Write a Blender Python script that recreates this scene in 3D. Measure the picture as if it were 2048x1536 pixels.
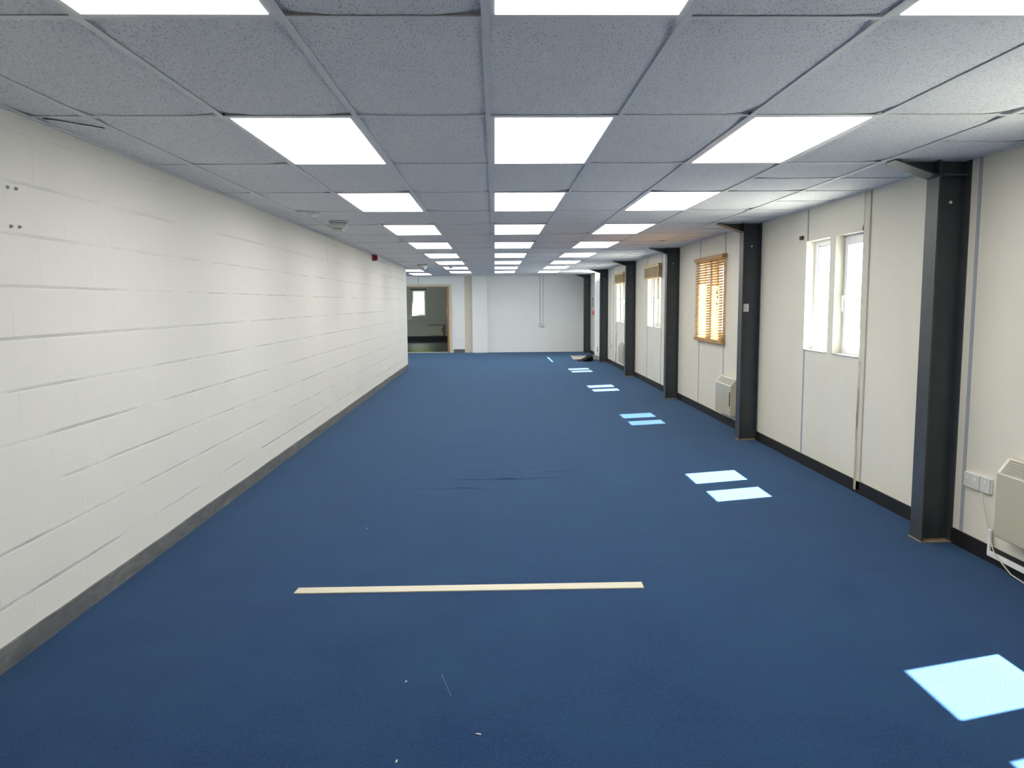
import bpy, bmesh, math, random
from mathutils import Vector, Matrix
random.seed(7)
for o in list(bpy.data.objects): bpy.data.objects.remove(o)
S = bpy.context.scene
COL = S.collection
# ------------------------------------------------------------ camera
PITCH, YAW, ROLL, FPX = 0.105582, 0.0216163, -0.0071533, 1527.28
EYE = Vector((0, 0, 1.53))
cam = bpy.data.cameras.new('camera'); cam.sensor_width = 36; cam.lens = FPX/2048*36
cam.clip_start = 0.05; cam.clip_end = 400
co = bpy.data.objects.new('camera', cam); COL.objects.link(co); S.camera = co
fw = Vector((math.sin(YAW)*math.cos(PITCH), math.cos(YAW)*math.cos(PITCH), -math.sin(PITCH)))
rt0 = Vector((math.cos(YAW), -math.sin(YAW), 0)); up0 = rt0.cross(fw)
rt = rt0*math.cos(ROLL)+up0*math.sin(ROLL); up = up0*math.cos(ROLL)-rt0*math.sin(ROLL)
co.matrix_world = Matrix(((rt.x, up.x, -fw.x, EYE.x), (rt.y, up.y, -fw.y, EYE.y), (rt.z, up.z, -fw.z, EYE.z), (0, 0, 0, 1)))
# ------------------------------------------------------------ light
PANEL = 8.6      # luminance of the ceiling panels
SUN = 150.0
SKY = 10.0
w = bpy.data.worlds.new('world'); S.world = w; w.use_nodes = True
bg = w.node_tree.nodes['Background']; bg.inputs[0].default_value = (0.80, 0.90, 1.0, 1); bg.inputs[1].default_value = SKY
sl = bpy.data.lights.new('sun', 'SUN'); sl.energy = SUN; sl.angle = math.radians(0.55); sl.color = (1.0, 0.97, 0.92)
so = bpy.data.objects.new('sun', sl); COL.objects.link(so); so.location = (12, 8, 18)
so.rotation_euler = Vector((-.66, -.185, -1)).to_track_quat('-Z', 'Y').to_euler()
S.view_settings.view_transform = 'Standard'; S.view_settings.look = 'None'
S.view_settings.gamma = 1; S.view_settings.exposure = 0.13; S.view_settings.use_curve_mapping = False

# ------------------------------------------------------------ materials
def srgb(r, g, b):
    f = lambda c: c/12.92 if c <= .04045 else ((c+.055)/1.055)**2.4
    return (f(r/255), f(g/255), f(b/255), 1)
class NT:
    def __init__(s, name):
        s.m = bpy.data.materials.new(name); s.m.use_nodes = True; s.t = s.m.node_tree; s.n = s.t.nodes; s.b = s.n['Principled BSDF']
        s.out = s.n['Material Output']; s.tc = s.n.new('ShaderNodeTexCoord')
    def add(s, typ, **kw):
        x = s.n.new(typ)
        for k, v in kw.items(): setattr(x, k, v)
        return x
    def L(s, a, b): s.t.links.new(a, b)
    def mapping(s, scale=(1, 1, 1), loc=(0, 0, 0), rot=(0, 0, 0), src='Object'):
        mp = s.add('ShaderNodeMapping'); mp.inputs['Scale'].default_value = scale; mp.inputs['Location'].default_value = loc
        mp.inputs['Rotation'].default_value = rot
        s.L(s.tc.outputs[src], mp.inputs[0]); return mp.outputs[0]
    def noise(s, vec, scale, detail=4, rough=.6, dist=0):
        x = s.add('ShaderNodeTexNoise'); x.inputs['Scale'].default_value = scale; x.inputs['Detail'].default_value = detail
        x.inputs['Roughness'].default_value = rough; x.inputs['Distortion'].default_value = dist; s.L(vec, x.inputs['Vector']); return x.outputs['Fac']
    def ramp(s, fac, stops):
        r = s.add('ShaderNodeValToRGB'); e = r.color_ramp.elements
        while len(e) < len(stops): e.new(.5)
        for i, (p, c) in enumerate(stops): e[i].position = p; e[i].color = c if len(c) == 4 else (*c, 1)
        s.L(fac, r.inputs[0]); return r.outputs[0]
    def mix(s, fac, a, b, mode='MIX'):
        x = s.add('ShaderNodeMix', data_type='RGBA', blend_type=mode)
        for inp, v in ((x.inputs[0], fac), (x.inputs[6], a), (x.inputs[7], b)):
            if isinstance(v, (int, float, tuple)): inp.default_value = v
            else: s.L(v, inp)
        return x.outputs[2]
    def bump(s, h, strength=.3, dist=.01, prev=None):
        x = s.add('ShaderNodeBump'); x.inputs['Strength'].default_value = strength; x.inputs['Distance'].default_value = dist
        s.L(h, x.inputs['Height'])
        if prev is not None: s.L(prev, x.inputs['Normal'])
        return x.outputs[0]
def basic(name, col, rough=.6, var=.06, nscale=8, bump=0, metal=0, spec=.4, bscale=60):
    t = NT(name); v = t.mapping()
    n = t.noise(v, nscale, 5)
    lo = tuple(c*(1-var) for c in col[:3]); hi = tuple(min(1, c*(1+var)) for c in col[:3])
    t.L(t.ramp(n, [(.3, lo), (.7, hi)]), t.b.inputs['Base Color'])
    t.b.inputs['Roughness'].default_value = rough; t.b.inputs['Metallic'].default_value = metal
    t.b.inputs['Specular IOR Level'].default_value = spec
    if bump:
        t.L(t.bump(t.noise(v, bscale, 3), bump, .004), t.b.inputs['Normal'])
    return t.m
M = {}
# carpet
t = NT('blue_carpet'); v = t.mapping()
f1 = t.noise(v, 120, 5, .85); f2 = t.noise(v, 2.2, 4, .6); f3 = t.noise(t.mapping((6, 45, 6)), 1.5, 4, .6)
c = t.ramp(f1, [(.36, (.0006, .008, .038)), (.5, (.0044, .022, .079)), (.64, (.019, .053, .142))])
f4 = t.noise(v, 38, 4, .75); c = t.mix(t.ramp(f4, [(.42, (0, 0, 0)), (.7, (.7, .7, .7))]), c, (.0012, .013, .055, 1))
c = t.mix(t.ramp(f2, [(.35, (0, 0, 0)), (.75, (.55, .55, .55))]), c, (.010, .042, .098, 1))
c = t.mix(t.ramp(f3, [(.55, (0, 0, 0)), (.8, (.35, .35, .35))]), c, (.0025, .020, .066, 1))
t.L(c, t.b.inputs['Base Color']); t.b.inputs['Roughness'].default_value = .95; t.b.inputs['Specular IOR Level'].default_value = .12
t.b.inputs['Sheen Weight'].default_value = .22; t.b.inputs['Sheen Roughness'].default_value = .5; t.b.inputs['Sheen Tint'].default_value = (.42, .70, 1, 1)
t.L(t.bump(f1, .5, .004), t.b.inputs['Normal']); M['carpet'] = t.m
# painted blockwork; axis: which object axis runs along the wall
def blockwork(name, along, col, zoff, strength=.55):
    t = NT(name); sp = t.add('ShaderNodeSeparateXYZ'); t.L(t.tc.outputs['Object'], sp.inputs[0])
    cb = t.add('ShaderNodeCombineXYZ'); t.L(sp.outputs[along], cb.inputs[0])
    ad = t.add('ShaderNodeMath', operation='ADD'); ad.inputs[1].default_value = zoff; t.L(sp.outputs[2], ad.inputs[0]); t.L(ad.outputs[0], cb.inputs[1])
    # wobble so the joints are not ruler straight
    br = t.add('ShaderNodeTexBrick'); br.inputs['Scale'].default_value = 1; br.inputs['Brick Width'].default_value = .45
    br.inputs['Row Height'].default_value = .2265; br.inputs['Mortar Size'].default_value = .004; br.inputs['Mortar Smooth'].default_value = .7
    wn = t.noise(t.mapping(), 2.5, 2); wv = t.add('ShaderNodeVectorMath', operation='MULTIPLY_ADD')
    t.L(wn, wv.inputs[0]); wv.inputs[1].default_value = (.01, .008, 0); t.L(cb.outputs[0], wv.inputs[2]); t.L(wv.outputs[0], br.inputs['Vector'])
    br.inputs['Color1'].default_value = (0, 0, 0, 1); br.inputs['Color2'].default_value = (0, 0, 0, 1); br.inputs['Mortar'].default_value = (1, 1, 1, 1)
    # joints fade in and out where paint has filled them
    pat = t.ramp(t.noise(t.mapping((1.3, 1.3, 3)), 1.6, 4, .7), [(.40, (.05, .05, .05)), (.62, (1, 1, 1))])
    bh = t.add('ShaderNodeMath', operation='MULTIPLY'); bh.inputs[1].default_value = .42; t.L(br.outputs['Fac'], bh.inputs[0])
    m1 = t.add('ShaderNodeMath', operation='MULTIPLY'); t.L(bh.outputs[0], m1.inputs[0]); t.L(pat, m1.inputs[1])
    # course joints (horizontal) stay stronger than the uprights
    md = t.add('ShaderNodeMath', operation='WRAP'); md.inputs[1].default_value = .2265; md.inputs[2].default_value = 0
    t.L(ad.outputs[0], md.inputs[0])
    hz = t.ramp(md.outputs[0], [(0, (1, 1, 1)), (.012, (0, 0, 0))]); hz.node.color_ramp.interpolation = 'EASE'
    m2 = t.add('ShaderNodeMath', operation='MULTIPLY'); t.L(hz, m2.inputs[0]); t.L(pat, m2.inputs[1])
    mx = t.add('ShaderNodeMath', operation='MAXIMUM'); t.L(m1.outputs[0], mx.inputs[0]); t.L(m2.outputs[0], mx.inputs[1])
    inv = t.add('ShaderNodeMath', operation='SUBTRACT'); inv.inputs[0].default_value = 1; t.L(mx.outputs[0], inv.inputs[1])
    # slanting tooling marks in the render coat
    sc = t.noise(t.mapping((3, 14, 60) if along == 1 else (14, 3, 60), rot=(.9, 0, 0) if along == 1 else (0, .9, 0)), 1.0, 4, .6)
    sc2 = t.ramp(sc, [(.56, (0, 0, 0)), (.66, (1, 1, 1))])
    fine = t.noise(t.mapping(), 90, 4, .7)
    nb = t.bump(fine, .10, .004); nb = t.bump(sc2, .10, .004, nb); nb = t.bump(inv.outputs[0], strength, .008, nb)
    t.L(nb, t.b.inputs['Normal'])
    big = t.noise(t.mapping(), .9, 4)
    cc = t.ramp(big, [(.3, tuple(x*.96 for x in col[:3])), (.7, col[:3])])
    t.L(cc, t.b.inputs['Base Color']); t.b.inputs['Roughness'].default_value = .55; t.b.inputs['Specular IOR Level'].default_value = .3
    return t.m
M['block_left'] = blockwork('painted_blockwork_long', 1, (.715, .69, .635, 1), -.03)
M['block_back'] = blockwork('painted_blockwork_back', 0, (.86, .86, .84, 1), .02, .35)
M['wall'] = basic('painted_board', (.725, .69, .58), .45, .03, 2.2, bump=.08, bscale=120)
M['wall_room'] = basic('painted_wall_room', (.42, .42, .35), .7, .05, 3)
M['tile'] = None
t = NT('mineral_fibre_tile'); v = t.mapping((250, 95, 80), rot=(0, 0, .12))
vo = t.add('ShaderNodeTexVoronoi', feature='F1'); vo.inputs['Scale'].default_value = .55; t.L(v, vo.inputs['Vector'])
dn = t.noise(t.mapping((1, 1, 1)), 55, 3, .7)
pit = t.ramp(vo.outputs['Distance'], [(.24, (1, 1, 1)), (.44, (0, 0, 0))])
pm = t.ramp(dn, [(.42, (0, 0, 0)), (.52, (1, 1, 1))])
pf = t.mix(1.0, pit, pm, 'MULTIPLY')
bc = t.ramp(t.noise(t.mapping(), 1.1, 4), [(.3, (.88, .87, .86)), (.7, (.92, .91, .89))])
t.L(t.mix(pf, bc, (.60, .60, .61, 1)), t.b.inputs['Base Color'])
iv = t.add('ShaderNodeInvert'); t.L(pf, iv.inputs['Color'])
nb = t.bump(t.noise(t.mapping(), 260, 3, .7), .18, .003); nb = t.bump(iv.outputs[0], .5, .003, nb)
t.L(nb, t.b.inputs['Normal']); t.b.inputs['Roughness'].default_value = .9; t.b.inputs['Specular IOR Level'].default_value = .15; M['tile'] = t.m
M['tbar'] = basic('painted_grid_steel', (.84, .83, .81), .45, .03)
M['plenum'] = basic('dark_void', (.03, .028, .03), .9)
M['steel'] = basic('dark_grey_painted_steel', (.046, .052, .056), .42, .16, 5, bump=.05, spec=.5)
M['steel_edge'] = M['steel']
M['skirt_black'] = basic('black_skirting', (.008, .0085, .009), .55, .2)
t = NT('grey_skirting'); n = t.noise(t.mapping((2, 2, 6)), 2.5, 5, .65)
t.L(t.ramp(n, [(.3, (.072, .078, .080)), (.55, (.115, .120, .118)), (.75, (.19, .19, .18))]), t.b.inputs['Base Color']); t.b.inputs['Roughness'].default_value = .7
t.L(t.bump(t.noise(t.mapping(), 25, 4), .4, .006), t.b.inputs['Normal']); M['skirt_grey'] = t.m
M['shade_band'] = basic('beige_shade_band', (.66, .60, .49), .7, .05)  # beige tone painting the shaded band beside the pier
M['batten'] = basic('grey_joint_strip', (.36, .38, .42), .5, .05)
M['batten_cream'] = basic('cream_joint_strip', (.60, .57, .47), .5, .06)
t = NT('stained_strip'); n = t.noise(t.mapping((3, 8, 2)), 1.6, 5, .65)
t.L(t.ramp(n, [(.35, (.62, .58, .48)), (.5, (.42, .35, .24)), (.62, (.22, .16, .10)), (.72, (.55, .50, .40))]), t.b.inputs['Base Color']); t.b.inputs['Roughness'].default_value = .8; M['stain'] = t.m
M['white'] = basic('white_plastic', (.80, .80, .78), .35, .02, 6, spec=.5)
M['upvc'] = basic('white_window_plastic', (.86, .87, .88), .3, .015, 6, spec=.5)
M['sill'] = basic('darkened_sill_plastic', (.50, .50, .48), .4, .03)  # white sill darkened so it bounces less sun onto the ceiling
M['offwhite'] = basic('off_white_plastic', (.62, .62, .58), .4, .03, 6, spec=.5)
M['cream'] = basic('cream_enamel', (.49, .465, .35), .22, .02, 5, spec=.55)
M['grille'] = basic('grey_beige_grille', (.30, .29, .23), .5, .04)
M['cream_dark'] = basic('dark_slot', (.05, .048, .042), .6)
M['darkbrown'] = basic('dark_brown_wood', (.07, .04, .025), .6, .3)
M['red'] = basic('red_plastic', (.28, .012, .016), .35, .08, spec=.5)
M['red_bright'] = basic('bright_red_plastic', (.75, .06, .05), .35, .08, spec=.5)
M['black'] = basic('black_rubber', (.004, .0045, .0045), .85, .3, 20, bump=.3, spec=.15)
M['black_fine'] = basic('black_plastic', (.012, .012, .012), .5)
M['metal'] = basic('zinc_metal', (.35, .35, .36), .35, .1, 20, metal=1)
M['mat'] = basic('beige_grey_mat', (.34, .31, .27), .95, .2, 60, bump=.5)
M['thresh'] = basic('grey_entrance_mat', (.17, .17, .155), .95, .2, 60, bump=.5)
M['paper'] = basic('pale_crumb', (.65, .66, .64), .8)
M['plaster'] = basic('exposed_plaster_rim', (.27, .20, .13), .9, .35, 40, bump=.5)
M['orange_wood'] = None
def wood(name, a, b, sc=(2, 30, 2), rough=.35, transl=0):
    t = NT(name); n = t.noise(t.mapping(sc), 2, 5, .6, .4); col = t.ramp(n, [(.3, a), (.7, b)])
    t.L(col, t.b.inputs['Base Color']); t.b.inputs['Roughness'].default_value = rough
    if transl:
        tr = t.add('ShaderNodeBsdfTranslucent'); t.L(t.mix(.5, col, (1.0, .55, .15, 1)), tr.inputs[0])
        ms = t.add('ShaderNodeMixShader'); ms.inputs[0].default_value = transl; t.L(t.b.outputs[0], ms.inputs[1]); t.L(tr.outputs[0], ms.inputs[2]); t.L(ms.outputs[0], t.out.inputs[0])
    return t.m
M['orange_wood'] = wood('orange_veneer', (.36, .17, .055), (.52, .27, .10), (18, 18, 1.5))
M['blind'] = wood('honey_wood_slats', (.40, .22, .06), (.52, .30, .09), (30, 2, 30), .5, .035)
M['blind_old'] = wood('honey_wood_stack', (.42, .28, .10), (.60, .43, .17), (30, 2, 30), .4)
M['strip'] = wood('pale_cream_strip', (.50, .46, .34), (.57, .53, .41), (2, 20, 2), .5)
t = NT('dark_laminate_floor'); n = t.noise(t.mapping((.8, 9, 1)), 1.4, 4)
t.L(t.ramp(n, [(.35, (.035, .032, .026)), (.6, (.085, .078, .062))]), t.b.inputs['Base Color']); t.b.inputs['Roughness'].default_value = .45; M['floor2'] = t.m
t = NT('clear_glass'); tr = t.add('ShaderNodeBsdfTransparent'); tr.inputs[0].default_value = (.95, .97, .96, 1)
gl = t.add('ShaderNodeBsdfGlossy'); gl.inputs['Roughness'].default_value = .02
lw = t.add('ShaderNodeLayerWeight'); lw.inputs[0].default_value = .5
pw = t.add('ShaderNodeMath', operation='POWER'); pw.inputs[1].default_value = 5; t.L(lw.outputs['Facing'], pw.inputs[0])
fr = t.add('ShaderNodeMath', operation='MULTIPLY_ADD'); fr.inputs[1].default_value = .8; fr.inputs[2].default_value = .04; t.L(pw.outputs[0], fr.inputs[0]); ms = t.add('ShaderNodeMixShader')
t.L(fr.outputs[0], ms.inputs[0]); t.L(tr.outputs[0], ms.inputs[1]); t.L(gl.outputs[0], ms.inputs[2]); t.L(ms.outputs[0], t.out.inputs[0]); M['glass'] = t.m
t = NT('frosted_glass'); n = t.noise(t.mapping(), 60, 3)
tr = t.add('ShaderNodeBsdfTranslucent'); tr.inputs[0].default_value = (.85, .92, .92, 1)
t.L(t.bump(n, .3, .003), tr.inputs['Normal'])
rf = t.add('ShaderNodeBsdfRefraction'); rf.inputs['Roughness'].default_value = .42; rf.inputs['IOR'].default_value = 1.45; rf.inputs[0].default_value = (.9, .95, .95, 1)
ms = t.add('ShaderNodeMixShader'); ms.inputs[0].default_value = .6; t.L(tr.outputs[0], ms.inputs[1]); t.L(rf.outputs[0], ms.inputs[2]); t.L(ms.outputs[0], t.out.inputs[0]); M['frosted'] = t.m
t = NT('lit_panel_diffuser'); em = t.add('ShaderNodeEmission'); em.inputs[0].default_value = (1.0, .985, .95, 1); em.inputs[1].default_value = PANEL
t.L(em.outputs[0], t.out.inputs[0]); M['lit'] = t.m
M['lens'] = basic('clear_lens', (.75, .77, .78), .08, .02, spec=.8)
M['concrete'] = basic('outdoor_concrete', (.19, .19, .175), .9, .15, 1.5)
t = NT('hedge_leaves'); n = t.noise(t.mapping(), 14, 4)
t.L(t.ramp(n, [(.3, (.40, .50, .28)), (.7, (.62, .72, .46))]), t.b.inputs['Base Color']); t.b.inputs['Roughness'].default_value = .8; M['hedge'] = t.m

# ------------------------------------------------------------ mesh helpers
class MB:
    def __init__(s): s.bm = bmesh.new()
    def box(s, x0, x1, y0, y1, z0, z1, bev=0, seg=2):
        r = bmesh.ops.create_cube(s.bm, size=1)
        vs = r['verts']
        bmesh.ops.scale(s.bm, vec=(abs(x1-x0), abs(y1-y0), abs(z1-z0)), verts=vs)
        bmesh.ops.translate(s.bm, vec=((x0+x1)/2, (y0+y1)/2, (z0+z1)/2), verts=vs)
        if bev:
            es = list({e for v in vs for e in v.link_edges}); bmesh.ops.bevel(s.bm, geom=es, offset=bev, segments=seg, profile=.5, affect='EDGES')
        return s
    def cyl(s, p, q, r, n=16, r2=None):
        p, q = Vector(p), Vector(q); d = q-p
        g = bmesh.ops.create_cone(s.bm, cap_ends=True, segments=n, radius1=r, radius2=r if r2 is None else r2, depth=d.length)
        mt = Matrix.Translation((p+q)/2) @ d.to_track_quat('Z', 'Y').to_matrix().to_4x4()
        bmesh.ops.transform(s.bm, matrix=mt, verts=g['verts']); return s
    def dome(s, c, r, h, n=20, down=True):
        k = 5; rings = []
        for i in range(k+1):
            a = i/k*math.pi/2; rr = r*math.cos(a); zz = h*math.sin(a)*(-1 if down else 1)
            rings.append([s.bm.verts.new((c[0]+rr*math.cos(2*math.pi*j/n), c[1]+rr*math.sin(2*math.pi*j/n), c[2]+zz)) for j in range(n)] if i < k else [s.bm.verts.new((c[0], c[1], c[2]+zz))])
        for i in range(k-1):
            for j in range(n): s.bm.faces.new((rings[i][j], rings[i][(j+1) % n], rings[i+1][(j+1) % n], rings[i+1][j]))
        for j in range(n): s.bm.faces.new((rings[k-1][j], rings[k-1][(j+1) % n], rings[k][0]))
        s.bm.faces.new(rings[0][::-1]); return s
    def prism(s, pts, axis, a, b):   # pts 2D outline, extruded along axis between a and b
        def P(u, v, k): return {'x': (k, u, v), 'y': (u, k, v), 'z': (u, v, k)}[axis]
        A = [s.bm.verts.new(P(u, v, a)) for u, v in pts]; B = [s.bm.verts.new(P(u, v, b)) for u, v in pts]
        s.bm.faces.new(A); s.bm.faces.new(B[::-1]); n = len(pts)
        for i in range(n): s.bm.faces.new((A[i], B[i], B[(i+1) % n], A[(i+1) % n]))
        return s
    def tube(s, pts, r, n=8):
        pts = [Vector(p) for p in pts]; prev = None
        for i, p in enumerate(pts):
            d = (pts[min(i+1, len(pts)-1)]-pts[max(i-1, 0)]).normalized(); q = d.to_track_quat('Z', 'Y')
            ring = [s.bm.verts.new(p+q @ Vector((r*math.cos(2*math.pi*j/n), r*math.sin(2*math.pi*j/n), 0))) for j in range(n)]
            if prev:
                for j in range(n): s.bm.faces.new((prev[j], prev[(j+1) % n], ring[(j+1) % n], ring[j]))
            else: s.bm.faces.new(ring[::-1])
            prev = ring
        s.bm.faces.new(prev); return s
    def grid(s, xs, ys, zf):
        V = [[s.bm.verts.new((x, y, zf(x, y))) for x in xs] for y in ys]
        for j in range(len(ys)-1):
            for i in range(len(xs)-1): s.bm.faces.new((V[j][i], V[j][i+1], V[j+1][i+1], V[j+1][i]))
        return s
    def build(s, name, mat, parent=None, origin=None, smooth=False):
        bmesh.ops.recalc_face_normals(s.bm, faces=s.bm.faces) if not getattr(s, 'keep', False) else None
        me = bpy.data.meshes.new(name); s.bm.to_mesh(me); s.bm.free()
        o = bpy.data.objects.new(name, me); COL.objects.link(o); me.materials.append(M[mat])
        if smooth:
            for p in me.polygons: p.use_smooth = True
        if parent is not None: o.parent = parent
        return o
def tag(o, label=None, cat=None, group=None, kind=None):
    for k, v in (('label', label), ('category', cat), ('group', group), ('kind', kind)):
        if v: o[k] = v
    return o
def empty(name, loc, label=None, cat=None, group=None, kind=None):
    o = bpy.data.objects.new(name, None); COL.objects.link(o); o.location = loc; o.empty_display_size = .1
    return tag(o, label, cat, group, kind)
def struct(mb, name, mat, parent=None):
    o = mb.build(name, mat, parent)
    if parent is None: o['kind'] = 'structure'
    return o
def copy_tree(o, parent=None):
    c = o.copy(); COL.objects.link(c)
    if parent is not None: c.parent = parent
    for ch in list(o.children): copy_tree(ch, c)
    return c
def wall_with_holes(mb, axis, t0, t1, a0, a1, z0, z1, holes):
    """solid wall; axis 'x' = wall plane normal x, runs along y. holes: (a0,a1,z0,z1)"""
    As = sorted({a0, a1, *[h[0] for h in holes], *[h[1] for h in holes]}); Zs = sorted({z0, z1, *[h[2] for h in holes], *[h[3] for h in holes]})
    solid = lambda i, j: 0 <= i < len(As)-1 and 0 <= j < len(Zs)-1 and not any(h[0] <= (As[i]+As[i+1])/2 <= h[1] and h[2] <= (Zs[j]+Zs[j+1])/2 <= h[3] for h in holes)
    P = (lambda t, a, z: (t, a, z)) if axis == 'x' else (lambda t, a, z: (a, t, z))
    cache = {}
    def V(t, a, z):
        k = (t, a, z)
        if k not in cache: cache[k] = mb.bm.verts.new(P(t, a, z))
        return cache[k]
    for i in range(len(As)-1):
        for j in range(len(Zs)-1):
            if not solid(i, j): continue
            a, b, c, d = As[i], As[i+1], Zs[j], Zs[j+1]
            for t in (t0, t1): mb.bm.faces.new((V(t, a, c), V(t, b, c), V(t, b, d), V(t, a, d)))
            if not solid(i-1, j): mb.bm.faces.new((V(t0, a, c), V(t1, a, c), V(t1, a, d), V(t0, a, d)))
            if not solid(i+1, j): mb.bm.faces.new((V(t0, b, c), V(t1, b, c), V(t1, b, d), V(t0, b, d)))
            if not solid(i, j-1): mb.bm.faces.new((V(t0, a, c), V(t1, a, c), V(t1, b, c), V(t0, b, c)))
            if not solid(i, j+1): mb.bm.faces.new((V(t0, a, d), V(t1, a, d), V(t1, b, d), V(t0, b, d)))
    return mb

# ------------------------------------------------------------ room shell
W, LW, CZ = 2.89, -2.09, 2.376
YB, YN, TOP = 23.9, -1.8, 2.75       # back wall, wall behind the camera, top of the void
LEND = 18.27
PITCHY = 3.68
def wrinkle(x, y):
    z = 0
    for (x0, x1, ya, yb, yc, h, s) in ((-.42, .60, 6.60, 6.49, 6.64, .012, .022), (-.72, .06, 6.28, 6.235, 6.245, .009, .02), (.34, .80, 6.82, 6.86, 6.88, .006, .02), (.05, .5, 7.05, 7.0, 7.03, .004, .02), (-.3, .25, 7.25, 7.22, 7.24, .003, .02), (-1.0,-.6,5.75,5.74,5.75,.003,.02)):
        u = (x-x0)/(x1-x0)
        if 0 < u < 1:
            yy = ya*(1-u)**2+2*yb*u*(1-u)+yc*u*u
            z += h*math.sin(math.pi*u)**.7*math.exp(-((y-yy)/s)**2)*(0.75+.25*math.sin(x*17))
    return z
xs = [-6, -4, -2.5, -1.1]+[-1.05+i*.04 for i in range(50)]+[1.2, 2, 3.0, 3.04]
ys = [YN, 0, 2, 4, 5.6]+[5.65+i*.012 for i in range(142)]+[7.5, 9, 12, 16, 20, 24.02]
mb = MB(); mb.grid(xs, ys, wrinkle); mb.keep = True
fl = struct(mb, 'floor', 'carpet')
for p in fl.data.polygons: p.use_smooth = True
struct(MB().box(-7, -0.2, 24.02, 31.1, -.1, 0), 'floor', 'floor2')
struct(MB().box(-7, 4.5, YN-.1, 31.2, -.3, -.11), 'floor', 'concrete')
# left wall, L-shaped, ends at LEND and turns away
struct(MB().prism([(LW, YN), (LW, LEND), (-6.1, LEND), (-6.1, LEND-.15), (LW-.15, LEND-.15), (LW-.15, YN)], 'z', -.05, TOP), 'wall_left', 'block_left')
mb = MB(); wall_with_holes(mb, 'x', -6.25, -6.1, LEND-.15, YB+.12, -.05, TOP, [(19.2, 20.7, 1.0, 2.1), (21.3, 22.8, 1.0, 2.1)]); struct(mb, 'wall_far_left', 'wall')  # both openings are out of view, added to daylight the far end
struct(MB().box(LW-.15, W+.15, YN-.15, YN, -.05, TOP), 'wall_front', 'wall')
# back wall with doorway and shallow pier
DX0, DX1, DZ = -2.95, -1.42, 2.06
mb = MB(); wall_with_holes(mb, 'y', YB, YB+.12, -6.1, W+.15, -.05, TOP, [(DX0, DX1, -.05, DZ)]); struct(mb, 'wall_back', 'block_back')
mb = MB(); mb.box(-.70, -.235, YB-.15, YB, 0, TOP); struct(mb, 'wall_back_pier', 'block_back')
struct(MB().box(-.94, -.7005, YB-.012, YB, 0, CZ-.006), 'trim_50', 'shade_band')  # flat board, its colour stands for the shaded band left of the pier
# right wall
def bayY(k, y): return y+PITCHY*k
holes = []
for k in range(-1, 4):
    holes += [(bayY(k, 5.98), bayY(k, 6.485), 1.075, 2.075), (bayY(k, 6.595), bayY(k, 7.10), 1.075, 2.075)]
holes += [(20.15, 22.05, 0.0, 2.47)]
mb = MB(); wall_with_holes(mb, 'x', W, W+.17, YN, YB+.12, -.05, TOP, holes); struct(mb, 'wall_right', 'wall')
# room beyond the doorway
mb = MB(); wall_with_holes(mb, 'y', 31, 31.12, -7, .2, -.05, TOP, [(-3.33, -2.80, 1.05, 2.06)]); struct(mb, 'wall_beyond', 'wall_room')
mb = MB(); wall_with_holes(mb, 'x', -7.1, -7, YB+.12, 31.12, -.05, TOP, [(25.2, 26.6, 1.0, 2.1), (28.2, 29.6, 1.0, 2.1)]); struct(mb, 'wall_beyond_left', 'wall_room')  # unseen openings added to brighten this room
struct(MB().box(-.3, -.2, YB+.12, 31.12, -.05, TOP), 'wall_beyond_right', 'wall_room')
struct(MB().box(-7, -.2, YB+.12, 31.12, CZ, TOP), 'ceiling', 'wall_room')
struct(MB().box(-6.25, W+.15, YN-.15, YB+.12, TOP, TOP+.1), 'roof', 'plenum')
struct(MB().box(3.07, 90, -60, 90, -.35, -.12), 'ground', 'concrete')
struct(MB().box(-60, 3.07, 31.13, 90, -.35, -.12), 'ground', 'concrete')

# ------------------------------------------------------------ suspended ceiling
GX0, GY0 = -.0208, 2.3696
gx = lambda i: GX0+.6*i
gy = lambda j: GY0+1.2*j
lights = []
for r in range(9):
    for i in (-2, 0, 2): lights.append((i, -1+2*r))
lights += [(-4, 14), (-4, 16)]
litset = set(lights)
tiles = MB(); tiles.keep = True
def tile(x0, x1, y0, y1, big):
    fx = (0, .12, .25, .5, .75, .88, 1); fy = (0, .07, .143, .3, .5, .7, .857, .93, 1); n, m = 6, 8
    X = [x0+(x1-x0)*f for f in fx]; Y = [y0+(y1-y0)*f for f in fy]
    cur = [random.choice((.001,.004,.009,.013,.016))*big for _ in range(4)]; sag = random.uniform(.000, .004)*big
    def z(x, y):
        u = (x-x0)/(x1-x0); v = (y-y0)/(y1-y0)
        c = (max(0, 1-4*u)*max(0, 1-7*v))*cur[0]+(max(0, 4*u-3)*max(0, 1-7*v))*cur[1]+(max(0, 1-4*u)*max(0, 7*v-6))*cur[2]+(max(0, 4*u-3)*max(0, 7*v-6))*cur[3]
        return CZ+.001+c-sag*math.sin(math.pi*u)*math.sin(math.pi*v)
    V = [[tiles.bm.verts.new((x, y, z(x, y))) for x in X] for y in Y]
    for j in range(m):
        for i in range(n): tiles.bm.faces.new((V[j][i], V[j+1][i], V[j+1][i+1], V[j][i+1]))
    # tile edges turn up so that the tile has thickness
    ring = [V[0][i] for i in range(n)]+[V[j][n] for j in range(m)]+[V[m][i] for i in range(n, 0, -1)]+[V[j][0] for j in range(m, 0, -1)]
    topv = [tiles.bm.verts.new((v.co.x, v.co.y, v.co.z+.015)) for v in ring]
    for k in range(len(ring)):
        a, b = k, (k+1) % len(ring); tiles.bm.faces.new((ring[a], ring[b], topv[b], topv[a]))
    tiles.bm.faces.new(topv[::-1])
G = .0015
jmin, jmax = -4, 18
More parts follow.
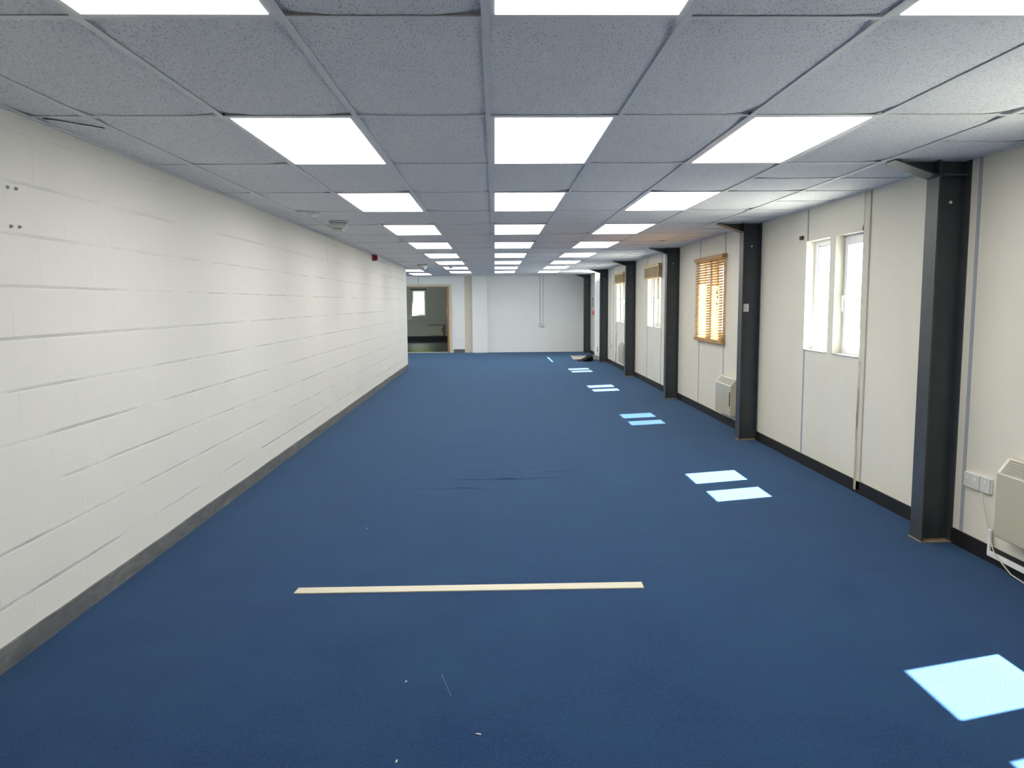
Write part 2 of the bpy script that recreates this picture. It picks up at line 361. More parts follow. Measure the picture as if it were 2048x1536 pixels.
for j in range(jmin, jmax):
    y0, y1 = max(gy(j), YN), min(gy(j+1), YB)
    if y1-y0 < .02: continue
    for i in range(-7, 5):
        if (i, j) in litset: continue
        x0, x1 = gx(i), gx(i+1)
        if y0 < LEND-.01:
            if x1 < LW: 
                continue
            x0 = max(x0, LW)
        x0 = max(x0, -6.1); x1 = min(x1, W)
        if x1-x0 < .02: continue
        ysp = [y0, y1]
        if (i == 4 or (i == 3 and j in (2, 7, 8, 12))) and y1-y0 > 1: ysp = [y0, (y0+y1)/2, y1]
        if j == 13 and x0 < LW and i <= -4: ysp = [y0, y1]
        for a in range(len(ysp)-1): tile(x0+G, x1-G, ysp[a]+G, ysp[a+1]-G, 1 if len(ysp) == 2 else .5)
# the area left of the corridor beyond the end of the long wall
for i in range(-7, -3):
    x0, x1 = max(gx(i), -6.1), min(gx(i+1), LW)
    if x1 > x0: tile(x0+G, x1-G, LEND, gy(14)-G, 1) if gy(14) > LEND+.05 else None
struct(tiles, 'ceiling', 'tile')
tb = MB()
H = .012
for i in range(-9, 5):
    x = gx(i)
    ya = YN if x > LW else LEND
    if x > -6.1: tb.box(x-H, x+H, ya, YB, CZ-.0045, CZ-.002)
for j in range(jmin, jmax+1):
    y = gy(j)
    if YN < y < YB: tb.box(LW if y < LEND else -6.1, W, y-H, y+H, CZ-.0042, CZ-.0015)
for j in range(jmin, jmax):
    y = gy(j)+.6
    if YN < y < YB: tb.box(gx(4), W, y-H, y+H, CZ-.004, CZ-.0012)
    if j in (2, 7, 8, 12): tb.box(gx(3), gx(4), y-H, y+H, CZ-.004, CZ-.0012)
struct(tb, 'ceiling_grid', 'tbar')['label'] = 'painted steel grid of the suspended ceiling'
# wall angle round the edge
wa = MB(); wa.box(LW, LW+.02, YN, LEND, CZ-.005, CZ-.0005); wa.box(W-.02, W, YN, YB, CZ-.005, CZ-.0005); wa.box(-6.1, W, YB-.02, YB, CZ-.005, CZ-.0005)
struct(wa, 'trim_1', 'tbar')
# crack across the narrow tile by the long wall
ck = MB()
pts = [(-2.03, 3.60), (-2.0, 3.615), (-1.965, 3.65), (-1.93, 3.70), (-1.89, 3.74), (-1.855, 3.79)]
for a, b in zip(pts, pts[1:]):
    ck.prism([(a[0], a[1]-.005), (b[0], b[1]-.005), (b[0]+.002, b[1]+.006), (a[0]+.002, a[1]+.006)], 'z', CZ-.0045, CZ-.001)
struct(ck, 'trim_2', 'darkbrown')

# ------------------------------------------------------------ ceiling panel lights
ORD = ['nearest', 'second', 'third', 'fourth', 'fifth', 'sixth', 'seventh', 'eighth', 'farthest']
SIDE = {-2: 'left-hand', 0: 'middle', 2: 'right-hand'}
proto = None
def make_light():
    r = empty('ceiling_light', (0, 0, CZ))
    f = MB(); x1, y1 = .588, 1.188
    for a in ((.012, x1, .012, .030), (.012, x1, y1-.018, y1), (.012, .030, .03, y1-.018), (x1-.018, x1, .03, y1-.018)): f.box(a[0], a[1], a[2], a[3], -.004, .02)
    f.build('frame', 'tbar', r)
    MB().box(.030, x1-.018, .030, y1-.018, -.0055, .012, .001).build('diffuser', 'lit', r)
    MB().box(.012, x1, .012, y1, .0205, .05).build('tray', 'tbar', r)
    return r
for n, (i, j) in enumerate(lights):
    if proto is None: proto = make_light(); o = proto
    else: o = copy_tree(proto)
    o.location = (gx(i), gy(j), CZ)
    o['category'] = 'ceiling light'
    if i == -4:
        o['group'] = 'lit panels in the far left alcove'
        o['label'] = 'lit ceiling panel in the far left alcove, ' + ('its end hidden by the long white wall' if j == 14 else 'nearest the doorway wall')
    else:
        k = (j+1)//2; o['group'] = 'lit panels in the long ceiling'
        o['label'] = f'lit ceiling panel, {ORD[k]} from the camera in the {SIDE[i]} line' + (', cut by the photo top' if k == 0 else '')

# ------------------------------------------------------------ steel columns
def make_column():
    r = empty('steel_column', (0, 0, 0))
    m = MB(); x0, x1 = 2.69, W
    m.box(x0, x0+.010, 0, .133, .001, CZ-.006); m.box(x1-.010, x1-.0005, 0, .133, .001, CZ-.006); m.box(x0+.010, x1-.010, .0635, .0695, .001, CZ-.006)
    m.box(x0+.010, x1-.010, .004, .0635, 2.278, 2.288); m.box(x0+.010, x1-.010, .0695, .129, 2.278, 2.288)
    m.build('shaft', 'steel', r)
    h = MB(); h.prism([(2.69, 2.283), (2.447, CZ-.008), (2.69, CZ-.008)], 'y', .0635, .0695)
    h.prism([(2.6895, 2.272), (2.6895, 2.284), (2.440, CZ-.006), (2.418, CZ-.006)], 'y', 0, .133)
    h.build('haunch', 'steel', r)
    random.seed(3)
    b = MB(); b.prism([(x0-.006, -.008), (x0+.06, -.011), (x0+.12, -.006), (x1, -.010), (x1, .137), (x0-.007, .14)], 'z', .0005, .007)
    b.build('base_rim', 'plaster', r)
    MB().cyl((2.80, .0632, 2.125), (2.80, .052, 2.125), .009, 12).build('bolt', 'white', r)
    return r
CL = ['tall dark grey steel column, nearest the camera, standing beside the wall socket and heater',
      'dark grey steel column with a white plate on its web, right of the lowered wooden blind',
      'dark grey steel column between the lowered blind and the nearer raised blind',
      'dark grey steel column just right of the farther raised blind',
      'dark grey steel column on the near side of the exit door',
      'farthest dark grey steel column, in the corner against the back wall']
cp = None
for k, y in enumerate((4.657, 8.30, 11.98, 15.72, 19.55, 23.12)):
    if cp is None: cp = make_column(); o = cp
    else: o = copy_tree(cp)
    o.location = (0, y, 0); o['label'] = CL[k]; o['category'] = 'column'; o['group'] = 'steel columns along the window wall'
sw = empty('switch_plate', (2.754, 8.3630, 1.46), 'small white switch plate on the second steel column', 'switch')
MB().box(-.030, .030, -.010, 0, -.043, .043, .004).build('plate', 'white', sw); MB().box(-.010, .010, -.014, -.0102, -.018, .018, .002).build('rocker', 'offwhite', sw)

# ------------------------------------------------------------ skirting and strips on the right wall
def seg(name, mat, y0, y1, z0, z1, t=.004, n=None):
    m = MB(); m.box(W-t, W, y0, y1, z0, z1); return struct(m, name, mat)
m = MB(); ends = [YN, 4.657, 8.30, 11.98, 15.72, 19.55]
for a, b in zip(ends, ends[1:]): m.box(W-.012, W, a+(.134 if a > 0 else 0), b-.001, 0, .098)
m.box(W-.012, W, 19.684, 20.08, 0, .098); m.box(W-.012, W, 22.12, 23.119, 0, .098); m.box(W-.012, W, 23.255, YB, 0, .098)
struct(m, 'baseboard_right', 'skirt_black')
m = MB(); 
yy = YN; random.seed(5)
pts = []
while yy < LEND: pts.append(yy); yy += random.uniform(.10, .3)
pts.append(LEND)
top = [(y, .098+random.uniform(-.003, .003)) for y in pts]
m.prism([(pts[0], 0), *top, (pts[-1], 0)], 'x', LW, LW+.014)
struct(m, 'baseboard_left', 'skirt_grey')
m = MB(); m.box(-1.30, -.95, YB-.014, YB, 0, .105); struct(m, 'baseboard_back', 'skirt_grey')
m = MB(); m.box(-7, -.3, 30.985, 31, 0, .22); struct(m, 'baseboard_beyond', 'skirt_black')
# joint strips
tn = [3]
def strip(y0, y1, z0, z1, mat='batten', t=.004):
    seg('trim_%d' % tn[0], mat, y0, y1, z0, z1, t); tn[0] += 1
strip(4.555, 4.585, .099, CZ-.006)
strip(7.062, 7.088, 2.08, CZ-.006); strip(7.062, 7.088, .099, 1.068)
strip(5.885, 5.972, .03, CZ-.006, 'batten_cream', .012)
strip(5.972, 5.979, 1.3, CZ-.006, 'stain', .0125)
strip(5.94, 5.979, .02, 1.05, 'stain', .0125)
for y in (9.60, 10.765): strip(y-.012, y+.012, 2.13, CZ-.006); strip(y-.012, y+.012, .099, .98)
for y in (13.25, 14.48): strip(y-.012, y+.012, 2.2, CZ-.006); strip(y-.012, y+.012, .099, 1.06)
for y in (18.62, 19.1): strip(y-.012, y+.012, .099, CZ-.006)
# ragged stained strip by the farther raised blind
random.seed(11)
m = MB(); L_ = [(18.14+random.uniform(-.01, .01), z/14*1.05) for z in range(15)]; R_ = [(18.24+random.uniform(-.045, .05), z/14*1.05) for z in range(15)]
m.prism(L_+R_[::-1], 'x', W-.006, W); struct(m, 'trim_%d' % tn[0], 'stain'); tn[0] += 1
# torn corner above the nearest window and crumbs at the strip foot
m = MB(); m.prism([(5.981, 2.13), (5.981, 2.22), (5.992, 2.14), (6.02, 2.09), (6.03, 2.082), (5.981, 2.08)], 'x', W-.003, W); struct(m, 'trim_%d' % tn[0], 'darkbrown'); tn[0] += 1
# dark crack stain on the long wall near the ceiling
m = MB(); m.prism([(9.70, 2.37), (9.74, 2.37), (9.735, 2.25), (9.75, 2.12), (9.73, 2.03), (9.715, 2.12), (9.71, 2.25)], 'x', LW, LW+.002); struct(m, 'trim_%d' % tn[0], 'offwhite'); tn[0] += 1

# ------------------------------------------------------------ windows on the right wall
def make_window():
    r = empty('window', (0, 0, 0)); xi, xo = W+.08, W+.14
    z0, z1 = 1.075, 2.075
    for (a, b, opening) in ((5.98, 6.485, True), (6.595, 7.10, False)):
        f = MB(); fw_ = .045
        f.box(xi, xo, a, b, z0, z0+fw_); f.box(xi, xo, a, b, z1-fw_, z1); f.box(xi, xo, a, a+fw_, z0+fw_, z1-fw_); f.box(xi, xo, b-fw_, b, z0+fw_, z1-fw_)
        fo = f.build('window_frame', 'upvc', r)
        a2, b2, c2, d2 = a+fw_, b-fw_, z0+fw_, z1-fw_; s_ = .038 if opening else .014
        s = MB(); q = xi-.012 if opening else xi+.015
        s.box(q, xo-.012, a2, b2, c2, c2+s_); s.box(q, xo-.012, a2, b2, d2-s_, d2); s.box(q, xo-.012, a2, a2+s_, c2+s_, d2-s_); s.box(q, xo-.012, b2-s_, b2, c2+s_, d2-s_)
        so_ = s.build('sash' if opening else 'glazing_bead', 'upvc', r)
        MB().box(xi+.026, xi+.032, a2+s_, b2-s_, c2+s_, d2-s_).build('pane', 'glass', r)
        if opening:
            h = MB(); hx = q; hy = b2-s_/2-.004
            h.box(hx-.008, hx, hy-.012, hy+.012, 1.50, 1.58, .003); h.box(hx-.030, hx-.006, hy-.008, hy+.008, 1.555, 1.573, .003); h.box(hx-.034, hx-.022, hy-.008, hy+.008, 1.44, 1.573, .004)
            h.build('handle', 'white', so_)
        MB().box(W-.008, xi, a, b, z0-.0005, z0+.009, .002).build('window_sill', 'sill', r)
    return r
wp = None
for n, k in enumerate(range(-1, 4)):
    if wp is None: wp = make_window(); o = wp
    else: o = copy_tree(wp)
    o.name = 'window_%d' % (n+1); o.location = (0, PITCHY*k, 0); o['kind'] = 'structure'
# ------------------------------------------------------------ wooden venetian blinds
def slats_mesh(y0, y1, zt, zb, n, tilt, wd, xc):
    m = MB(); c, s = math.cos(tilt), math.sin(tilt)
    for i in range(n):
        z = zt+(zb-zt)*(i+.5)/n; h = wd/2; t_ = .0014
        p = [(-h, -t_), (0, -t_+.001), (h, -t_), (h, t_), (0, t_+.001), (-h, t_)]
        m.prism([(xc+u*c-v*s, z+u*s+v*c) for u, v in p], 'y', y0, y1)
    return m
b1 = empty('wooden_blind', (2.86, 10.2, 2.12), 'fully lowered honey-coloured wooden slatted blind between two steel columns, sun glowing through', 'blind', 'wooden blinds on the window wall')
def at(o, m, name, mat, par=None):
    ob = m.build(name, mat, par or o); ob.matrix_parent_inverse = Matrix.Identity(4)
    base = o.location if par is None else o.location
    if par is None:
        for v in ob.data.vertices: v.co -= base
    else:
        for v in ob.data.vertices: v.co -= o.location
    return ob
YA, YC = 9.54, 10.84
at(b1, MB().box(2.825, 2.885, YA-.02, YC+.03, 2.075, 2.125, .003), 'headrail', 'blind')
at(b1, slats_mesh(YA, YC, 2.075, 1.045, 30, math.radians(42), .034, 2.852), 'slats', 'blind')
at(b1, MB().box(2.832, 2.876, YA-.005, YC+.005, .992, 1.042, .004), 'bottom_rail', 'blind')
m = MB()
for y in (9.72, 10.19, 10.66):
    for x in (2.834, 2.8715): m.box(x-.0006, x+.0006, y-.0015, y+.0015, 1.04, 2.08)
at(b1, m, 'ladder_cords', 'blind_old')
def tassel_cord(o, y, zt, zb, x=2.822, sway=.02):
    m = MB(); m.tube([(x, y, zt), (x-.001, y+sway*.4, (zt+zb)/2), (x, y+sway, zb)], .0014, 6)
    c = at(o, m, 'pull_cord', 'blind_old')
    m = MB(); m.cyl((x, y+sway, zb+.004), (x, y+sway, zb-.03), .004, 10, .008); at(o, m, 'tassel', 'darkbrown', c); return c
tassel_cord(b1, 9.66, 2.09, 1.60); tassel_cord(b1, 9.64, 2.09, 1.52, sway=.06); tassel_cord(b1, 9.68, 2.09, 1.66, sway=.03)
def raised(Ya, Yc, label, tip):
    b = empty('wooden_blind', (2.86, (Ya+Yc)/2, 2.2), label, 'blind', 'wooden blinds on the window wall')
    at(b, MB().box(2.822, 2.886, Ya-.01, Yc+.01, 2.145, 2.20, .003), 'headrail', 'blind_old')
    m = MB(); n = 26
    for i in range(n):
        z = 2.142-i*.0062; d = random.uniform(-.003, .003); m.box(2.833+d, 2.872+d, Ya, Yc, z-.0028, z+.0004)
    at(b, m, 'slats', 'blind_old')
    zb = 2.142-n*.0062; tz = tip
    m = MB(); m.prism([(Ya-.005, zb-.03+tz), (Ya-.005, zb-.001), (Yc+.005, zb-.001), (Yc+.005, zb-.03-tz)], 'x', 2.829, 2.877); at(b, m, 'bottom_rail', 'blind_old')
    tassel_cord(b, Ya+.16, 2.15, 1.62, sway=.18); tassel_cord(b, Ya+.20, 2.15, 1.60, sway=.16)
    return b
raised(13.24, 14.56, 'raised wooden blind bunched above a bright window, nearer of the two raised ones', .004)
raised(16.90, 18.18, 'raised wooden blind bunched above the window, farther of the two raised ones', .012)
# brown wooden bracket left behind beside the nearest window
tag(MB().box(2.872, 2.8898, 7.17, 7.235, 2.10, 2.135, .002).build('blind_bracket', 'darkbrown'), 'small brown block stuck on the wall above left of the nearest visible window', 'bracket')

# ------------------------------------------------------------ heaters
def make_heater(ln=.62):
    """origin: wall face, far end, floor. extends -y by ln"""
    r = empty('wall_heater', (0, 0, 0))
    prof = [(0, .235), (-.09, .205), (-.105, .215), (-.105, .575), (-.045, .655), (0, .655)]
    m = MB(); m.prism(prof, 'y', -ln, 0)
    bmesh.ops.bevel(m.bm, geom=[e for e in m.bm.edges], offset=.004, segments=2, affect='EDGES')
    bd = m.build('body', 'cream', r)
    g = MB(); dx, dz = .06, .08; L2 = math.hypot(dx, dz); nx, nz = -dz/L2, dx/L2
    P0 = (-.105, .575)
    def at2(t, h): return (P0[0]+dx*t+nx*h, P0[1]+dz*t+nz*h)
    for i in range(7):
        t0 = .08+i*.125
        g.prism([at2(t0, .0005), at2(t0+.09, .0005), at2(t0+.09, .004), at2(t0, .004)], 'y', -ln+.03, -.03)
    g.build('top_grille', 'grille', r)
    p = MB(); p.box(-.1072, -.1052, -ln+.018, -ln+.052, .33, .50); p.build('control_slot', 'cream_dark', r)
    k = MB(); k.cyl((-.105, -ln+.05, .27), (-.113, -ln+.05, .27), .012, 14); k.build('knob', 'offwhite', r)
    for y in (-ln+.08, -.09): MB().box(-.02, -.0005, y-.015, y+.015, .17, .232).build('bracket', 'white', r)
    return r
HL = [((W-.001, 4.115, 0), 'cream wall heater cut off by the right edge, beside the white sockets', 'nearest'),
      ((W-.001, 9.55, -.045), 'cream wall heater with a glossy front, under the lowered wooden blind', ''),
      ((W-.001, 17.22, -.02), 'cream wall heater under the farther raised blind, half hidden by a steel column', '')]
hp = None
for loc, lab, _ in HL:
    o = make_heater() if hp is None else copy_tree(hp)
    hp = hp or o; o.location = loc; o['label'] = lab; o['category'] = 'heater'; o['group'] = 'electric wall heaters'
o = copy_tree(hp); o.location = (-2.14, 30.999, .045); o.rotation_euler = (0, 0, math.radians(90)); 
o.location = (-2.71, 30.999, .05); o['label'] = 'cream wall heater below the small window in the room through the doorway'; o['category'] = 'heater'; o['group'] = 'electric wall heaters'

# ------------------------------------------------------------ sockets, conduit, cable
def socket(loc, wd, ht, label, cat='socket', name='wall_socket', n=2, rot=0):
    r = empty(name, loc, label, cat); r.rotation_euler = (0, 0, rot)
    MB().box(-.016, 0, -wd/2, wd/2, -ht/2, ht/2, .004).build('back_box', 'white', r)
    MB().box(-.022, -.0165, -wd/2+.001, wd/2-.001, -ht/2+.001, ht/2-.001, .002).build('faceplate', 'offwhite', r)
    for i in range(n):
        c = (i-(n-1)/2)*wd/n
        MB().box(-.0245, -.0222, c-.008, c+.008, .008, .026, .001).build('rocker', 'white', r)
    return r
socket((W, 4.466, .442), .150, .090, 'white double wall socket, touching a grey joint strip', n=2)
socket((W, 4.338, .445), .090, .092, 'white single spur box joined to the double socket, beside the nearest heater', 'socket', 'spur_box', 1)
socket((W, 18.86, .46), .10, .08, 'pale wall socket low between the stained strip and the exit column', n=1)
tag(MB().box(W-.014, W-.0125, 4.262, 4.284, .045, .20).box(W-.022, W-.0125, 4.262, 4.284, .045, .20, .002).build('vertical_conduit', 'white'), 'short white upright conduit rising from the black skirting by the nearest heater', 'conduit')
tag(MB().box(W-.030, W-.0125, 3.0, 4.27, .046, .075, .002).build('cable_trunking', 'white'), 'white horizontal trunking run along the black skirting under the nearest heater', 'trunking')
m = MB(); m.tube([(2.862, 4.352, .40), (2.868, 4.335, .33), (2.872, 4.30, .23), (2.866, 4.262, .15), (2.855, 4.20, .085), (2.848, 4.12, .050), (2.842, 4.03, .016), (2.838, 3.9, .006), (2.80, 3.6, .005), (2.78, 3.3, .005)], .0035, 8)
tag(m.build('heater_cable', 'batten_cream', smooth=True), 'thin cream cable dropping from the spur box down to the carpet', 'cable')

# ------------------------------------------------------------ exit door
d = empty('door_1', (0, 0, 0)); d['kind'] = 'structure'
f = MB(); f.box(W-.012, W+.10, 20.08, 20.19, 0, CZ-.006); f.box(W-.012, W+.10, 22.01, 22.12, 0, CZ-.006); f.box(W+.075, W+.10, 20.19, 22.01, 2.143, 2.205); f.box(W+.06, W+.10, 20.19, 22.01, 2.36, 2.468); f.box(W+.088, W+.094, 20.19, 22.01, 2.292, 2.302)
f.build('door_frame', 'upvc', d)
lf = MB(); lf.box(W+.03, W+.075, 21.02, 22.008, .01, 2.143); lf.build('door_leaf', 'upvc', d)
m = MB(); wall_with_holes(m, 'x', W+.03, W+.075, 20.192, 21.012, .01, 2.143, [(20.30, 20.90, .99, 1.96)]); l2 = m.build('door_leaf', 'upvc', d)
MB().box(W+.05, W+.056, 20.30, 20.90, .99, 1.96).build('frosted_pane', 'frosted', l2)
MB().box(W+.094, W+.099, 20.19, 22.01, 2.205, 2.292).build('fanlight', 'glass', d)
MB().box(W+.094, W+.099, 20.19, 22.01, 2.302, 2.36).build('frosted_fanlight', 'frosted', d)
MB().box(W+.090, W+.093, 20.19, 22.01, 2.2055, 2.222).build('glazing_bar', 'upvc', d)
h = MB(); h.box(W+.002, W+.03, 21.06, 21.10, 1.0, 1.04); h.box(W-.016, W+.002, 20.3, 21.95, 1.005, 1.035, .004); h.build('push_bar', 'upvc', d)
h = MB(); h.box(W+.018, W+.03, 21.70, 21.73, .12, .28); h.build('bolt', 'black_fine', d)
struct(MB().box(W-.16, W+.14, 20.19, 22.01, .0005, .012), 'trim_40', 'thresh')
cp_ = empty('fire_call_point', (W, 22.32, 1.23), 'small red call point on the wall beside the exit door', 'call point')
MB().box(-.045, 0, -.05, .05, -.055, .055, .005).build('housing', 'red_bright', cp_); MB().box(-.0475, -.0455, -.03, .03, -.025, .02).build('glass_plate', 'white', cp_)
hk = MB(); hk.tube([(W-.004, 22.42, 1.62), (W-.03, 22.40, 1.66), (W-.035, 22.36, 1.60), (W-.02, 22.33, 1.54), (W-.03, 22.38, 1.48), (W-.025, 22.34, 1.42), (W-.012, 22.40, 1.40)], .007, 6)
tag(hk.build('hanging_lanyard', 'black_fine'), 'thin black twisted cord hanging above the red call point', 'cord')
# entrance mat and black rolled mat
mt = MB(); mt.prism([(2.10, 20.55), (2.72, 20.55), (2.72, 21.95), (2.16, 21.95)], 'z', .0005, .010)
tag(mt.build('entrance_mat', 'mat'), 'flat beige grey mat on the blue carpet by the exit door', 'mat')
rm = MB()
prof = [(2.17, .012), (2.35, .022), (2.50, .065), (2.60, .120), (2.70, .150), (2.765, .145), (2.80, .10), (2.80, .045), (2.76, .012), (2.60, .011)]
rings = []
for y, sc, sh in ((19.80, .86, -.02), (19.95, 1, 0), (20.3, 1.02, .01), (20.53, .93, .015)):
    rings.append([rm.bm.verts.new((2.17+(x-2.17)*(.60 if sc < .9 else .64)+sh, y, .0115+(z-.011)*sc)) for x, z in prof])
for a, b in zip(rings, rings[1:]):
    for i in range(len(prof)): rm.bm.faces.new((a[i], a[(i+1) % len(prof)], b[(i+1) % len(prof)], b[i]))
rm.bm.faces.new(rings[0]); rm.bm.faces.new(rings[-1][::-1])
rmo = rm.build('folded_mat', 'black', smooth=False); rmo.location = (0, 0, -.010)
tag(rmo, 'black folded rubber mat heaped on the carpet in front of the exit door', 'mat')

# ------------------------------------------------------------ back wall fittings
cb = empty('conduit_run', (1.45, YB, .85), 'pair of thin vertical conduits dropping the back wall to a small white box', 'conduit')
def rel(o, m, name, mat):
    ob = m.build(name, mat, o)
    for v in ob.data.vertices: v.co -= o.location
    return ob
rel(cb, MB().box(1.397, 1.411, YB-.014, YB, .90, CZ-.006, .002), 'conduit', 'batten')
rel(cb, MB().box(1.500, 1.514, YB-.014, YB, .92, CZ-.006, .002), 'conduit', 'batten')
rel(cb, MB().box(1.375, 1.53, YB-.05, YB, .79, .90, .004), 'socket_box', 'offwhite')
# doorway in the back wall
d2 = empty('door_2', (0, 0, 0)); d2['kind'] = 'structure'
f = MB(); f.box(DX1, DX1+.085, YB-.018, YB, 0, DZ+.07); f.box(DX0-.085, DX0, YB-.018, YB, 0, DZ+.07); f.box(DX0, DX1, YB-.018, YB, DZ, DZ+.07)
f.build('architrave', 'batten_cream', d2)
f = MB(); f.box(DX1-.03, DX1, YB-.018, YB+.135, 0, DZ); f.box(DX0, DX0+.03, YB-.018, YB+.135, 0, DZ); f.box(DX0+.03, DX1-.03, YB-.018, YB+.135, DZ-.02, DZ)
f.build('door_frame', 'orange_wood', d2)
MB().box(DX0+.03, DX1-.03, YB+.07, YB+.13, .0005, .02).build('threshold', 'batten_cream', d2)
lf = MB(); lf.box(DX1-.075, DX1-.032, YB+.14, YB+.92, .01, DZ-.03, .002); l2 = lf.build('door_leaf', 'orange_wood', d2)
h = MB(); h.box(DX1-.085, DX1-.0755, YB+.20, YB+.25, 1.17, 1.37, .002); h.cyl((DX1-.12, YB+.225, 1.30), (DX1-.076, YB+.225, 1.30), .009, 10); h.box(DX1-.128, DX1-.112, YB+.215, YB+.33, 1.292, 1.308, .003)
h.build('door_handle', 'white', l2)
ls = empty('light_switch', (-1.30, YB-.018, 1.22), 'narrow white light switch beside the doorway in the back wall', 'switch')
MB().box(-.028, .028, -.012, 0, -.085, .085, .003).build('plate', 'white', ls); MB().box(-.008, .008, -.016, -.0122, -.015, .015, .001).build('rocker', 'offwhite', ls)
tag(MB().box(-2.365, -2.350, YB-.012, YB, DZ+.072, CZ-.006, .002).build('vertical_conduit', 'batten'), 'thin grey cable cover above the doorway up to the ceiling', 'conduit')
for q, (a, b) in enumerate(((19.2, 20.7), (21.3, 22.8))):  # added alcove windows, out of view, to brighten the back wall
    wd = empty('window_%d' % (7+q), (0, 0, 0)); wd['kind'] = 'structure'; f = MB()
    for u in ((a, a+.05, 1.0, 2.1), (b-.05, b, 1.0, 2.1), (a+.05, b-.05, 1.0, 1.05), (a+.05, b-.05, 2.05, 2.1)): f.box(-6.21, -6.15, u[0], u[1], u[2], u[3])
    f.build('window_frame', 'upvc', wd); MB().box(-6.184, -6.178, a+.05, b-.05, 1.05, 2.05).build('pane', 'glass', wd)
for q, (a, b) in enumerate(((25.2, 26.6), (28.2, 29.6))):  # added windows, unseen, letting daylight into the room beyond
    wd = empty('window_%d' % (9+q), (0, 0, 0)); wd['kind'] = 'structure'; f = MB()
    for u in ((a, a+.05, 1.0, 2.1), (b-.05, b, 1.0, 2.1), (a+.05, b-.05, 1.0, 1.05), (a+.05, b-.05, 2.05, 2.1)): f.box(-7.08, -7.02, u[0], u[1], u[2], u[3])
    f.build('window_frame', 'upvc', wd); MB().box(-7.054, -7.048, a+.05, b-.05, 1.05, 2.05).build('pane', 'glass', wd)
# window and ledge in the room beyond
wd = empty('window_6', (0, 0, 0)); wd['kind'] = 'structure'
f = MB(); a, b, c_, e_ = -3.33, -2.80, 1.05, 2.06
for q in ((a, a+.05, c_, e_), (b-.05, b, c_, e_), (a+.05, b-.05, c_, c_+.05), (a+.05, b-.05, e_-.05, e_)): f.box(q[0], q[1], 31.05, 31.11, q[2], q[3])
f.build('window_frame', 'upvc', wd)
MB().box(a+.05, b-.05, 31.075, 31.081, c_+.05, e_-.05).build('pane', 'glass', wd)
MB().box(a-.02, b+.02, 30.97, 31.05, c_-.012, c_-.001).build('window_sill', 'upvc', wd)
tag(MB().box(-3.40, -2.74, 30.95, 30.999, 2.075, 2.125, .003).build('curtain_rail', 'darkbrown'), 'dark rail fixed above the small window in the room beyond', 'rail')
tag(MB().box(-6.9, -.31, 30.94, 30.999, .86, .905, .003).build('dado_trunking', 'batten'), 'grey trunking across the wall of the room through the doorway', 'trunking')
hd = MB(); random.seed(2)
hd.grid([-9+.12*i for i in range(150)], [0, .15, .3, .5]+[.6+.12*i for i in range(25)], lambda x, y: 0)
for v in hd.bm.verts: v.co = Vector((v.co.x, 35.0+random.uniform(-.12, .12), v.co.y-.13))
bmesh.ops.solidify(hd.bm, geom=hd.bm.faces[:], thickness=.9)
hdo = tag(hd.build('hedge', 'hedge'), 'pale sunlit green hedge seen outside the small far window', 'hedge')

# ------------------------------------------------------------ ceiling and long wall fittings
sd = empty('smoke_detector', (-1.66, 7.20, CZ-.0042), 'small round white smoke detector on the ceiling above the long white wall', 'smoke detector')
m = MB(); m.cyl((0, 0, -.016), (0, 0, 0), .056, 24); m.build('base', 'offwhite', sd)
m = MB(); m.cyl((0, 0, -.034), (0, 0, -.0162), .044, 24, .053); m.dome((0, 0, -.0342), .034, .014); m.build('head', 'white', sd)
def emergency(loc, label, s=1.0, rz=0):
    r = empty('emergency_light', loc, label, 'emergency light', 'emergency lights on the ceiling'); r.rotation_euler = (0, 0, rz); r.scale = (s, s, s)
    MB().box(-.108, .135, -.098, .098, -.014, 0, .004).build('mounting_plate', 'offwhite', r)
    m = MB(); m.prism([(-.105, -.0145), (-.10, -.075), (-.05, -.118), (.06, -.118), (.10, -.085), (.105, -.0145)], 'y', -.095, .095)
    bmesh.ops.bevel(m.bm, geom=m.bm.edges[:], offset=.012, segments=3, affect='EDGES'); m.build('housing', 'offwhite', r, smooth=True)
    m = MB(); m.prism([(.05, -.1195), (.062, -.135), (.11, -.105), (.13, -.06), (.125, -.03), (.10, -.05)], 'y', -.085, .085); m.build('lens', 'lens', r)
    m = MB(); m.box(-.05, .055, -.099, -.0965, -.10, -.095); m.build('seam', 'cream_dark', r)
    return r
emergency((-1.60, 7.98, CZ-.0046), 'boxy white emergency light on the ceiling just beyond the smoke detector', .78, .2)
emergency((-1.56, 16.6, CZ-.0046), 'boxy white emergency light on the ceiling near the end of the long wall', .85, .2)
sd2 = empty('smoke_detector', (-.97, 17.2, CZ-.0046), 'white smoke detector hanging in front of a far left-hand ceiling panel', 'smoke detector')
m = MB(); m.cyl((0, 0, -.018), (0, 0, 0), .058, 24); m.build('base', 'offwhite', sd2)
m = MB(); m.cyl((0, 0, -.06), (0, 0, -.0182), .040, 24, .054); m.dome((0, 0, -.0602), .034, .016); m.build('head', 'offwhite', sd2)
al = empty('alarm_sounder', (LW, 13.3, 2.318), 'small red alarm sounder high on the long white wall', 'alarm')
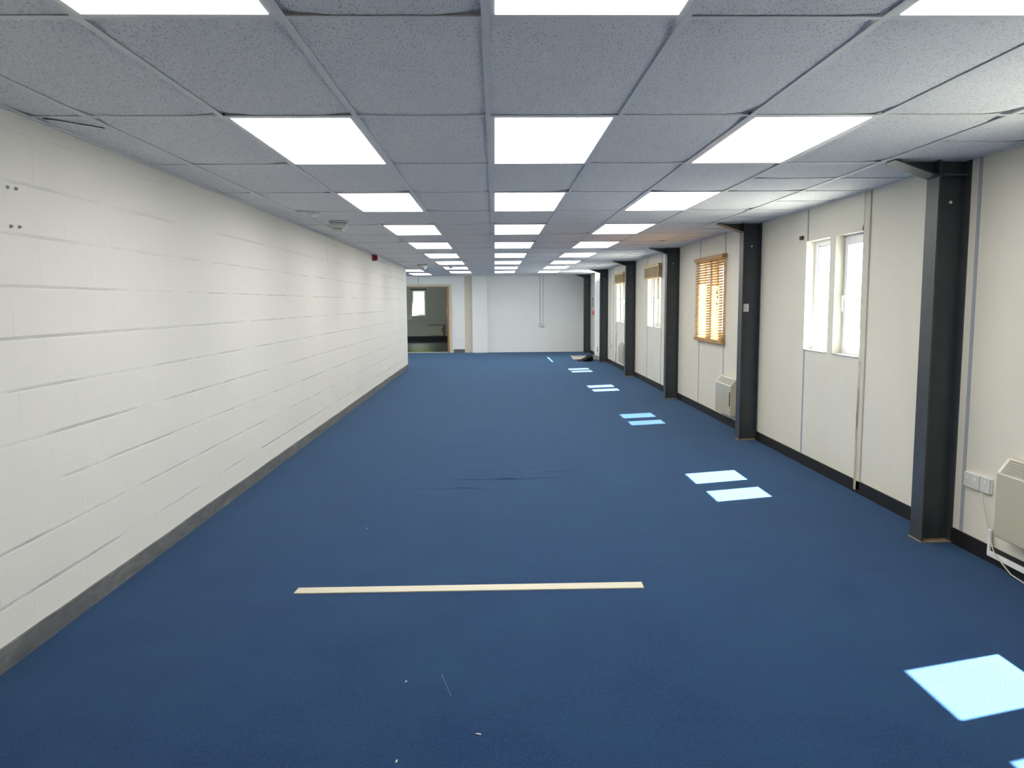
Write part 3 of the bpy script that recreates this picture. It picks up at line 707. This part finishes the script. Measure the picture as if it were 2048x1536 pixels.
MB().box(0, .035, -.052, .052, -.052, .052, .006).build('base', 'red', al)
m = MB(); m.cyl((.0355, 0, 0), (.085, 0, 0), .05, 24, .042); m.build('horn', 'red', al)
for n, (y, z, lab) in enumerate(((3.40, 2.041, 'upper pair of wall fixings, left one'), (3.458, 2.043, 'upper pair of wall fixings, right one'), (3.404, 1.876, 'lower pair of wall fixings, left one'), (3.462, 1.879, 'lower pair of wall fixings, right one'))):
    m = MB(); m.cyl((LW, y, z), (LW+.003, y, z), .0085, 14); m.cyl((LW+.003, y, z), (LW+.012, y, z), .0055, 6)
    tag(m.build('wall_bolt', 'metal'), 'small metal bolt head on the long white wall, '+lab.replace('wall fixings', 'bolts'), 'bolt', 'bolt heads left on the long wall')

# ------------------------------------------------------------ things on the carpet
m = MB(); m.prism([(-1.082, 3.942), (.787, 3.948), (.789, 4.031), (-1.076, 4.020)], 'z', .0004, .006)
tag(m.build('floor_strip', 'strip'), 'long pale cream strip lying across the blue carpet in the foreground', 'strip')
def crumb(x, y, a, b, rz, label):
    m = MB(); m.box(-a, a, -b, b, .0005, .004, .001); 
    for v in m.bm.verts: v.co.x += .3*v.co.y; v.co.z += .002*math.sin(v.co.x*300)*(v.co.z > .002)
    o = m.build('paper_scrap', 'paper'); o.location = (x, y, 0); o.rotation_euler = (0, 0, rz)
    return tag(o, label, 'scrap', 'pale scraps on the carpet')
crumb(-.376, 2.971, .004, .003, .3, 'tiny pale scrap on the carpet below the cream strip, nearer its left half')
crumb(-.073, 2.58, .009, .003, -.5, 'short pale scrap on the foreground carpet near the bottom centre')
crumb(-.345, 2.425, .003, .006, .2, 'tiny pale scrap on the carpet at the bottom edge, left of centre')
crumb(-.89, 5.12, .003, .003, .2, 'tiny white speck on the carpet beyond the left end of the cream strip')
m = MB(); m.tube([(-.235, 3.03, .002), (-.222, 2.98, .002), (-.20, 2.90, .003), (-.185, 2.85, .002)][::1], .0004, 5)
tag(m.build('loose_thread', 'batten'), 'fine pale thread lying on the foreground carpet', 'thread')
